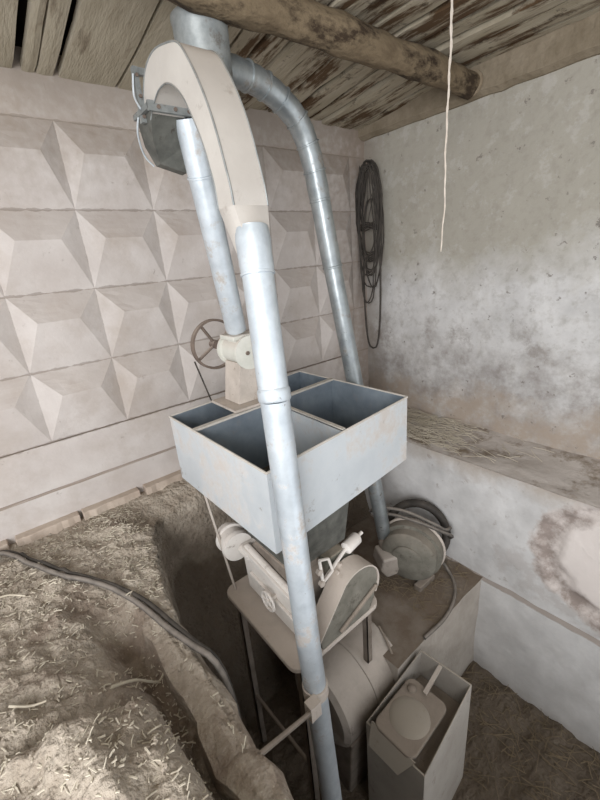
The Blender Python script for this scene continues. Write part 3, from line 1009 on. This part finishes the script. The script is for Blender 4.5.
# rear pulley
bm = bmesh.new()
lathe(bm, (-2.315, -.93, -.19), (-2.295, -.70, -.19), [(0, .02), (.001, .095), (.03, .10), (.04, .085), (.11, .085), (.115, .10), (.13, .10), (.14, .075), (.19, .07), (.2, .03), (.23, .028)], 32)
obj('pulley', bm, M['mill_white'], ml, smooth=True)
bm = bmesh.new()
cyl(bm, (-2.31, -.96, -.19), (-2.10, -.97, -.19), .03, 18); cyl(bm, (-2.31, -.95, -.19), (-2.31, -1.05, -.19), .024, 14)
obj('bearing_tube', bm, M['mill_white'], ml, smooth=True)
bm = bmesh.new()
lathe(bm, (-1.90, -.99, -.21), (-1.90, -.50, -.21), [(0, .018), (.42, .018), (.425, .05), (.475, .05), (.49, .02)], 24)
obj('belt_pulley', bm, M['iron'], ml, smooth=True)
# inlet throat with dark slot
bm = bmesh.new()
box(bm, (-2.26, -1.42, -.10), (-1.93, -1.05, -.075))
obj('inlet_plate', bm, M['dustflour'], ml, bevel=.005)
bm = bmesh.new()
box(bm, (-2.24, -1.44, -.13), (-2.10, -1.30, -.055))
obj('inlet_cover', bm, M['dustbrown'], ml, bevel=.006)
# green gear box, right
bm = bmesh.new()
prism(bm, [(-2.06, -1.48, -.10), (-1.92, -1.48, -.10), (-1.84, -1.48, -.20), (-1.84, -1.48, -.42), (-2.06, -1.48, -.42)], (0, .24, 0))
obj('gear_box', bm, M['mill_green'], ml, bevel=.008)['label'] = 'dusty green gear box'
# belt guard on the front end of the mill
bm = bmesh.new()
pr = []
for k in range(13):
    a = math.radians(-35 + k*165/12)
    pr.append((-1.965+math.cos(a)*.16, -.29+math.sin(a)*.15))
prof = pr + [(-2.27, -.42), (-2.25, -.492), (-1.88, -.492), (-1.835, -.42)]
gp = [(x, -1.62, z) for x, z in prof]
prism(bm, gp, (0, .095, 0))
obj('belt_guard', bm, M['fan'], ml, bevel=.004)['label'] = 'dark dusty belt guard face'
bm = bmesh.new()
A = [[bm.verts.new((x+(x+1.965)*s, yy, z+(z+.29)*s)) for (yy, s) in ((-1.628, .0), (-1.628, .05), (-1.51, .05), (-1.51, .0))] for x, z in pr+[(-2.265, -.415)]]
for a_, b_ in zip(A, A[1:]):
    for k in range(4): bm.faces.new((a_[k], a_[(k+1) % 4], b_[(k+1) % 4], b_[k]))
bm.faces.new(A[0]); bm.faces.new(A[-1][::-1])
obj('guard_band', bm, M['dustflour'], ml, smooth=True)['label'] = 'pale dusted rim strip of the guard'
bm = bmesh.new()
tube(bm, [(-2.13, -1.632, -.45), (-1.83, -1.632, -.33)], .012, 8)
obj('guard_rib', bm, M['dustbrown'], ml)
# spring cylinder and levers
bm = bmesh.new()
lathe(bm, (-1.93, -1.49, -.10), (-1.77, -1.47, -.085), [(0, .02), (.01, .036), (.11, .038), (.12, .03), (.121, .011), (.165, .011)], 24)
obj('spring_cylinder', bm, M['mill_white'], ml, smooth=True)
for pts, r in (([(-2.16, -1.53, -.17), (-1.93, -1.49, -.10)], .011), ([(-2.15, -1.52, -.02), (-2.07, -1.50, -.07)], .008), ([(-2.15, -1.52, -.02), (-2.16, -1.55, -.14)], .009),
               ([(-2.07, -1.50, -.07), (-2.07, -1.53, -.13)], .008), ([(-2.16, -1.55, -.14), (-2.07, -1.53, -.13)], .009)):
    bm = bmesh.new()
    tube(bm, pts, r, 8)
    obj('lever', bm, M['mill_white'], ml)
for p in ((-2.17, -1.55, -.14), (-2.165, -1.53, -.08), (-2.01, -1.52, -.14), (-2.04, -1.54, -.16)):
    bm = bmesh.new()
    lathe(bm, (p[0], p[1]-.015, p[2]), (p[0], p[1]+.015, p[2]), [(0, .012), (.004, .018), (.026, .018), (.03, .012)], 6)
    obj('nut', bm, M['dustflour'], ml)

# large rounded drum housing under and beside the table
mo = thing('drum_housing', 'rounded tan dust covered steel drum on the pit floor beside the table', 'drum')
bm = bmesh.new()
lathe(bm, (-2.17, -1.41, -1.27), (-1.58, -1.41, -1.27), [(0, .05), (.002, .24), (.03, .272), (.27, .28), (.275, .288), (.30, .288), (.305, .28), (.56, .272), (.585, .24), (.59, .05)], 56)
for v in bm.verts: v.co += Vector((0, 0, 1))*.008*fbm(v.co.x*5, v.co.y*5, 3)
obj('shell', bm, M['tan'], mo, smooth=True)
bm = bmesh.new()
prism(bm, [(-2.12, -1.16, -1.42), (-1.64, -1.16, -1.42), (-1.64, -1.12, -1.97), (-2.12, -1.12, -1.97)], (0, -.50, 0))
obj('cradle', bm, M['dustbrown'], mo, bevel=.01)
bm = bmesh.new()
tube(bm, smooth_path([(-1.60, -1.45, -1.0), (-1.64, -1.56, -1.03), (-1.68, -1.66, -1.12), (-1.70, -1.70, -1.3)]), .009, 8)
obj('cable', bm, M['dustbrown'], mo)

# bracket bar holding the riser pipe against the rim
br = thing('brace_bar', 'thin rusty brace bar from the pit rim to the foot of the riser pipe', 'bar')
bm = bmesh.new()
tube(bm, [(-2.93, -1.985, -.085), (-2.49, -1.80, -.50)], .011, 8)
obj('rod', bm, M['dustbrown'], br)
bm = bmesh.new()
lathe(bm, (-2.412, -1.736, -.52), (-2.412, -1.734, -.46), [(0, .058), (.001, .063), (.06, .063), (.061, .058)], 28)
box(bm, (-2.51, -1.82, -.54), (-2.45, -1.77, -.45))
obj('clamp', bm, M['dustflour'], br)

# ------------------------------------------------------------------ open grey bin at the bottom
bn = thing('grey_steel_bin', 'open grey steel bin with a crossbar at the foot of the drum', 'bin')
BL, BF, BR, BB = (Vector(p) for p in ((-2.07, -1.74, 0), (-2.04, -2.12, 0), (-1.47, -2.07, 0), (-1.50, -1.73, 0)))
qs = [BL, BF, BR, BB]
bc = (BL+BF+BR+BB)/4
zt_ = [-1.13, -1.13, -1.05, -1.05]
def ia(p, z, k): 
    r = p+(bc-p)*k
    return Vector((r.x, r.y, z))
bm = bmesh.new()
t1 = [bm.verts.new(ia(p, z, 0)) for p, z in zip(qs, zt_)]; b1 = [bm.verts.new(ia(p, -1.98, 0)) for p in qs]
t2 = [bm.verts.new(ia(p, z, .04)) for p, z in zip(qs, zt_)]; b2 = [bm.verts.new(ia(p, -1.5, .04)) for p in qs]
for k in range(4):
    j = (k+1) % 4
    bm.faces.new((t1[k], t1[j], b1[j], b1[k])); bm.faces.new((t2[k], b2[k], b2[j], t2[j])); bm.faces.new((t1[k], t2[k], t2[j], t1[j]))
bm.faces.new(b2)
obj('casing', bm, M['bin'], bn, bevel=.003)
bm = bmesh.new()
prism(bm, [ia(p, -1.30+(.06 if k < 2 else 0), .05) for k, p in enumerate(qs)], (0, 0, .03))
obj('inner_shelf', bm, M['dustbrown'], bn)
bm = bmesh.new()
pl = rrect(-.20, .20, -.135, .135, .05, 0)
mtx = Matrix.Translation((-1.855, -1.905, -1.125)) @ Matrix.Rotation(.05, 4, 'Z') @ Matrix.Rotation(.03, 4, 'Y')
prism(bm, [mtx @ Vector(p) for p in pl], mtx.to_3x3() @ Vector((0, 0, .025)))
ic = obj('inner_cover', bm, M['dustbrown'], bn, bevel=.008)
bm = bmesh.new()
lathe(bm, mtx @ Vector((-.02, 0, .02)), mtx @ Vector((-.02, 0, .1)), [(0, .125), (.008, .115), (.016, .09), (.022, .05), (.024, .01)], 28)
obj('dome', bm, M['bin'], ic, smooth=True)
bm = bmesh.new()
lathe(bm, mtx @ Vector((.13, .08, .02)), mtx @ Vector((.13, .08, .1)), [(0, .03), (.012, .028), (.02, .02), (.026, .005)], 16)
obj('knob', bm, M['dustbrown'], ic, smooth=True)
bm = bmesh.new()
slab_quad(bm, [(-1.488, -1.86, -1.056), (-1.488, -1.885, -1.056), (-1.70, -1.905, -1.09), (-1.70, -1.88, -1.09)], .012)
obj('cross_bar', bm, M['dustflour'], bn)
bm = bmesh.new()
slab_quad(bm, [(-2.055, -1.77, -1.10), (-2.04, -2.06, -1.10), (-2.11, -2.0, -1.20), (-2.12, -1.80, -1.20)], .01)
obj('bent_flap', bm, M['bin'], bn)

# ------------------------------------------------------------------ the fan on the step
fn = thing('centrifugal_fan', 'round dusty green fan casing standing on the concrete step by the wall', 'fan')
fc = Vector((-1.03, -1.30, -.79))
ax = Vector((-.93, -.36, 0)).normalized()
bm = bmesh.new()
lathe(bm, fc-ax*.10, fc+ax*.10, [(0, .05), (.001, .235), (.02, .245), (.10, .245), (.101, .215), (.17, .215), (.185, .20), (.2, .05)], 48)
obj('casing', bm, M['fan'], fn, smooth=True)
bm = bmesh.new()
tube(bm, [fc-ax*.085 + (ax.cross(Vector((0, 0, 1)))*math.cos(a*PI/24) + Vector((0, 0, 1))*math.sin(a*PI/24))*.245 for a in range(48)], .014, 8, closed=True)
obj('rim', bm, M['dustflour'], fn, smooth=True)
bm = bmesh.new()
lathe(bm, fc+ax*.10, fc+ax*.115, [(0, .12), (.006, .12), (.012, .105), (.015, .08)], 32)
obj('inlet_ring', bm, M['fan'], fn, smooth=True)
bm = bmesh.new()
lathe(bm, (-1.095, -1.10, -.73), (-1.12, -1.18, -.84), [(0, .064), (.04, .07), (.12, .07), (.13, .06)], 24)
obj('inlet_elbow', bm, M['dustbrown'], fn, smooth=True)
bm = bmesh.new()
prism(bm, [(-1.27, -1.23, -.78), (-1.16, -1.28, -.78), (-1.13, -1.29, -.86), (-1.16, -1.28, -.95), (-1.24, -1.24, -.96), (-1.29, -1.22, -.88)], (.09, .17, 0))
obj('inlet_box', bm, M['tan'], fn, bevel=.015)
bm = bmesh.new()
box(bm, (-1.10, -1.45, -1.06), (-.90, -1.39, -1.01))
obj('foot', bm, M['dustbrown'], fn, bevel=.005)
bm = bmesh.new()
box(bm, (-1.08, -1.22, -1.06), (-.88, -1.15, -1.01))
obj('foot', bm, M['dustbrown'], fn, bevel=.005)

# dark old tyre-like ring behind the fan
bm = bmesh.new()
torus(bm, (-.80, -1.20, -.78), (-.8, -.45, .35), .24, .035, 48, 12)
tag(obj('rubber_ring', bm, M['rubber'], smooth=True), 'dark rubber ring leaning on the wall behind the fan', 'ring')

# hoses hanging over the fan
for i, (pts, lab) in enumerate([
    ([(-1.13, -.97, -.52), (-1.09, -1.06, -.46), (-1.02, -1.25, -.44), (-.90, -1.42, -.53), (-.80, -1.46, -.62), (-.70, -1.45, -.66)], 'upper grey hose draped over the green fan casing'),
    ([(-1.10, -1.0, -.60), (-1.06, -1.12, -.51), (-1.0, -1.34, -.50), (-.86, -1.47, -.60), (-.74, -1.49, -.70), (-.66, -1.40, -.82)], 'lower grey hose draped over the green fan casing'),
    ([(-.80, -1.42, -.92), (-.76, -1.48, -1.03), (-.86, -1.60, -1.035), (-1.02, -1.68, -1.035), (-1.2, -1.71, -1.04), (-1.42, -1.70, -1.04)], 'grey hose looping on the step in front of the fan')]):
    bm = bmesh.new()
    tube(bm, smooth_path(pts, 8), .013, 10)
    tag(obj('rubber_hose', bm, M['hose'], smooth=True), lab, 'hose')

# ------------------------------------------------------------------ cables on the earth heap
cpts = [(-3.80, -.10), (-3.58, -.12), (-3.45, -.17), (-3.34, -.42), (-3.22, -.67), (-3.12, -.80), (-3.03, -.94), (-2.96, -1.12), (-2.915, -1.33), (-2.875, -1.50), (-2.84, -1.60)]
for i, (dx, dy, r, lab, m) in enumerate([(0, 0, .013, 'thick grey cable crossing the earth into the pit, the nearer of the pair', 'hose'),
                                         (.018, .016, .010, 'black cable running beside the thick grey one, nearer the wall', 'rubber')]):
    P = []
    for k, (x, y) in enumerate(smooth_path([(a, b, 0) for a, b in cpts], 6)[j][:2] for j in range(len(cpts)*6-5)):
        xx, yy = x+dx+.004*math.sin(k*.25+i*2), y+dy
        g = max(ground(xx, yy), ground(xx-.04, yy-.04), ground(xx-.03, yy+.03)) if k < 50 else -.03
        P.append(Vector((xx, yy, g)))
    zs = [p.z for p in P]
    for k, p in enumerate(P):
        lo, hi = max(0, k-7), min(len(P), k+8)
        p.z = max(sum(zs[lo:hi])/(hi-lo)+.006, zs[k]-.008) + r*.9
    P += [P[-1]+Vector((.014, -.03, -.03)), P[-1]+Vector((.024, -.055, -.08)), P[-1]+Vector((.03, -.075, -.16)), P[-1]+Vector((.034, -.09, -.3)), P[-1]+Vector((.035, -.10, -.7))]
    bm = bmesh.new()
    tube(bm, P, r, 10)
    tag(obj('power_cable', bm, M[m], smooth=True), lab, 'cable')

# ------------------------------------------------------------------ coil of cable on the wall corner
bm = bmesh.new()
cylx = -.075
rnd = random.Random(4)
for k in range(16):
    zt2 = 2.24 + rnd.uniform(-.05, .03)
    zb2 = rnd.uniform(1.12, 1.5) if k < 14 else rnd.uniform(1.0, 1.1)
    wy = rnd.uniform(.09, .165)
    yc = -.14 + rnd.uniform(-.02, .02)
    pts = []
    for a in range(28):
        t = 2*PI*a/28
        sy = math.sin(t)
        pts.append((cylx - .012*rnd.random() - .004*k + .01*math.sin(3*t+k), yc + wy*math.copysign(abs(sy)**.8, sy) + .006*rnd.uniform(-1, 1), (zt2+zb2)/2 + (zt2-zb2)/2*math.cos(t)))
    tube(bm, pts, .0065, 6, closed=True)
# wrapping turns
for z in (1.72, 1.70, 1.74):
    pts = [(cylx-.03+.035*math.cos(t*PI/8), -.145+.11*math.sin(t*PI/8), z+.02*math.sin(t*.7)) for t in range(16)]
    tube(bm, pts, .006, 6, closed=True)
pts = []
for a in range(30):
    t = 2*PI*a/30
    sy = math.sin(t)
    pts.append((cylx-.02, -.15 + .105*math.copysign(abs(sy)**.6, sy), 1.25 + .70*math.cos(t)))
tube(bm, pts, .009, 8, closed=True)
for k in range(8):
    y0 = -.145+rnd.uniform(-.12, .12); z0 = 2.1+rnd.uniform(-.25, .1)
    tube(bm, smooth_path([(cylx-.03, y0, z0), (cylx-.05, y0+rnd.uniform(-.08, .08), z0+.05), (cylx-.04, y0+rnd.uniform(-.12, .12), z0-rnd.uniform(.05, .3))], 4), .003, 5)
cc = thing('cable_coil', 'coil of dark wire and cable hanging on the wall beside the corner', 'coil')
obj('strands', bm, M['rubber'], cc, smooth=True)
bm = bmesh.new()
cyl(bm, (.0, -.145, 2.225), (-.14, -.145, 2.235), .008, 8)
obj('nail', bm, M['iron'], cc)

# cord hanging from the roof
bm = bmesh.new()
pts = []
for k in range(60):
    t = k/59
    pts.append((-1.200 + .004*math.sin(t*17) + .003*math.sin(t*41), -1.58 + .004*math.cos(t*13), lerp(2.53, 1.46, t)))
tube(bm, pts, lambda i: lerp(.0062, .0030, i/59)*(1+.25*math.sin(i*1.9)), 6)
tag(obj('hanging_cord', bm, M['cord'], smooth=True), 'pale cord dangling from the roof planks in front of the right wall', 'cord')

# ------------------------------------------------------------------ straw, chaff and twigs
def straw(bm, x, y, z, ln, r, tilt, rz):
    dx = Vector((math.cos(rz)*math.cos(tilt), math.sin(rz)*math.cos(tilt), math.sin(tilt)))*ln/2
    c = Vector((x, y, z))
    mid_ = c + Vector((rnd.uniform(-1, 1), rnd.uniform(-1, 1), rnd.uniform(0, 1)))*ln*.08
    tube(bm, [c-dx, mid_, c+dx], r, 4)
bm = bmesh.new()
cnt = 0
while cnt < 5500:
    x = rnd.uniform(-4.4, -2.7); y = rnd.uniform(-2.9, -.08)
    if pit_d(x, y) > -.02: continue
    if fbm(x*2, y*2, 4) < rnd.uniform(-.6, .35): continue
    straw(bm, x, y, ground(x, y)+.004, rnd.choice((.008, .010, .012, .016, .024, .034)), rnd.uniform(.0014, .0030), rnd.uniform(-.25, .25), rnd.uniform(0, PI))
    cnt += 1
tag(obj('straw_litter', bm, M['straw']), 'straw bits and chaff scattered over the earth heap', 'straw', kind='stuff')
bm = bmesh.new()
for i in range(900):
    y = -.25 - abs(rnd.gauss(0, .55)); x = -.04 - .5*rnd.random()
    if i < 450: y = rnd.uniform(-1.3, -.5)
    straw(bm, x, y, shelf(1-(y-YF)/(.06-YF), (.02-x)/.62)[2]+.006+rnd.uniform(0, .03), rnd.uniform(.05, .16), .0020, rnd.uniform(-.25, .35), rnd.uniform(.9, 2.2))
tag(obj('straw_heap', bm, M['straw']), 'thin heap of old straw lying on the ledge by the right wall', 'straw', kind='stuff')
bm = bmesh.new()
for i in range(380):
    x = rnd.uniform(-1.45, -.68); y = rnd.uniform(-3.1, -1.72)
    straw(bm, x, y, ground(x, y)+.012, rnd.uniform(.04, .16), rnd.uniform(.0014, .003), rnd.uniform(-.1, .3), rnd.uniform(0, PI))
for i in range(260):
    straw(bm, rnd.uniform(-1.3, -.63), rnd.uniform(-1.66, -1.0), -1.04, rnd.uniform(.03, .14), .0016, rnd.uniform(-.05, .2), rnd.uniform(0, PI))
tag(obj('straw_litter', bm, M['straw_dull']), 'old straw strewn on the pit floor and step by the lower wall', 'straw', kind='stuff')
# clods of earth
bm = bmesh.new()
cnt = 0
while cnt < 420:
    x = rnd.uniform(-4.3, -2.5); y = rnd.uniform(-2.9, -.06)
    if pit_d(x, y) > -.01: continue
    s = rnd.choice((.004, .005, .007, .009, .013))*rnd.uniform(.8, 1.3)
    m4 = Matrix.Translation((x, y, ground(x, y)+s*.2)) @ Matrix.Rotation(rnd.uniform(0, 6), 4, Vector((1, rnd.random(), rnd.random())).normalized()) @ Matrix.Diagonal((s, s*rnd.uniform(.6, 1), s*rnd.uniform(.5, .9), 1))
    r = bmesh.ops.create_icosphere(bm, subdivisions=1 if s < .015 else 2, radius=1, matrix=m4)
    for v in r['verts']: v.co += (v.co-Vector((x, y, v.co.z)))*0 + Vector((fbm(v.co.x*60, v.co.y*60, v.co.z*60),)*3)*s*.3
    cnt += 1
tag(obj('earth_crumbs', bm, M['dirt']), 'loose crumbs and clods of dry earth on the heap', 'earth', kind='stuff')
# single twigs
for pts, r, lab in (
    ([(-3.18, -1.50), (-3.10, -1.49), (-3.02, -1.47), (-2.97, -1.44)], .006, 'pale crooked twig lying across the gully beside the large clod'),
    ([(-3.50, -.62), (-3.44, -.66), (-3.38, -.72)], .005, 'short pale stalk left of the power cables'),
    ([(-3.47, -1.40), (-3.42, -1.42), (-3.37, -1.44)], .005, 'short pale stalk on the heap at the left edge'),
):
    P = [(x, y, ground(x, y)+.02+(.04 if k in (1, 2) and len(pts) == 4 else 0)) for k, (x, y) in enumerate(pts)]
    bm = bmesh.new()
    tube(bm, smooth_path(P, 4), lambda i: r*(1-.03*i), 6)
    tag(obj('twig', bm, M['straw'], smooth=True), lab, 'twig')
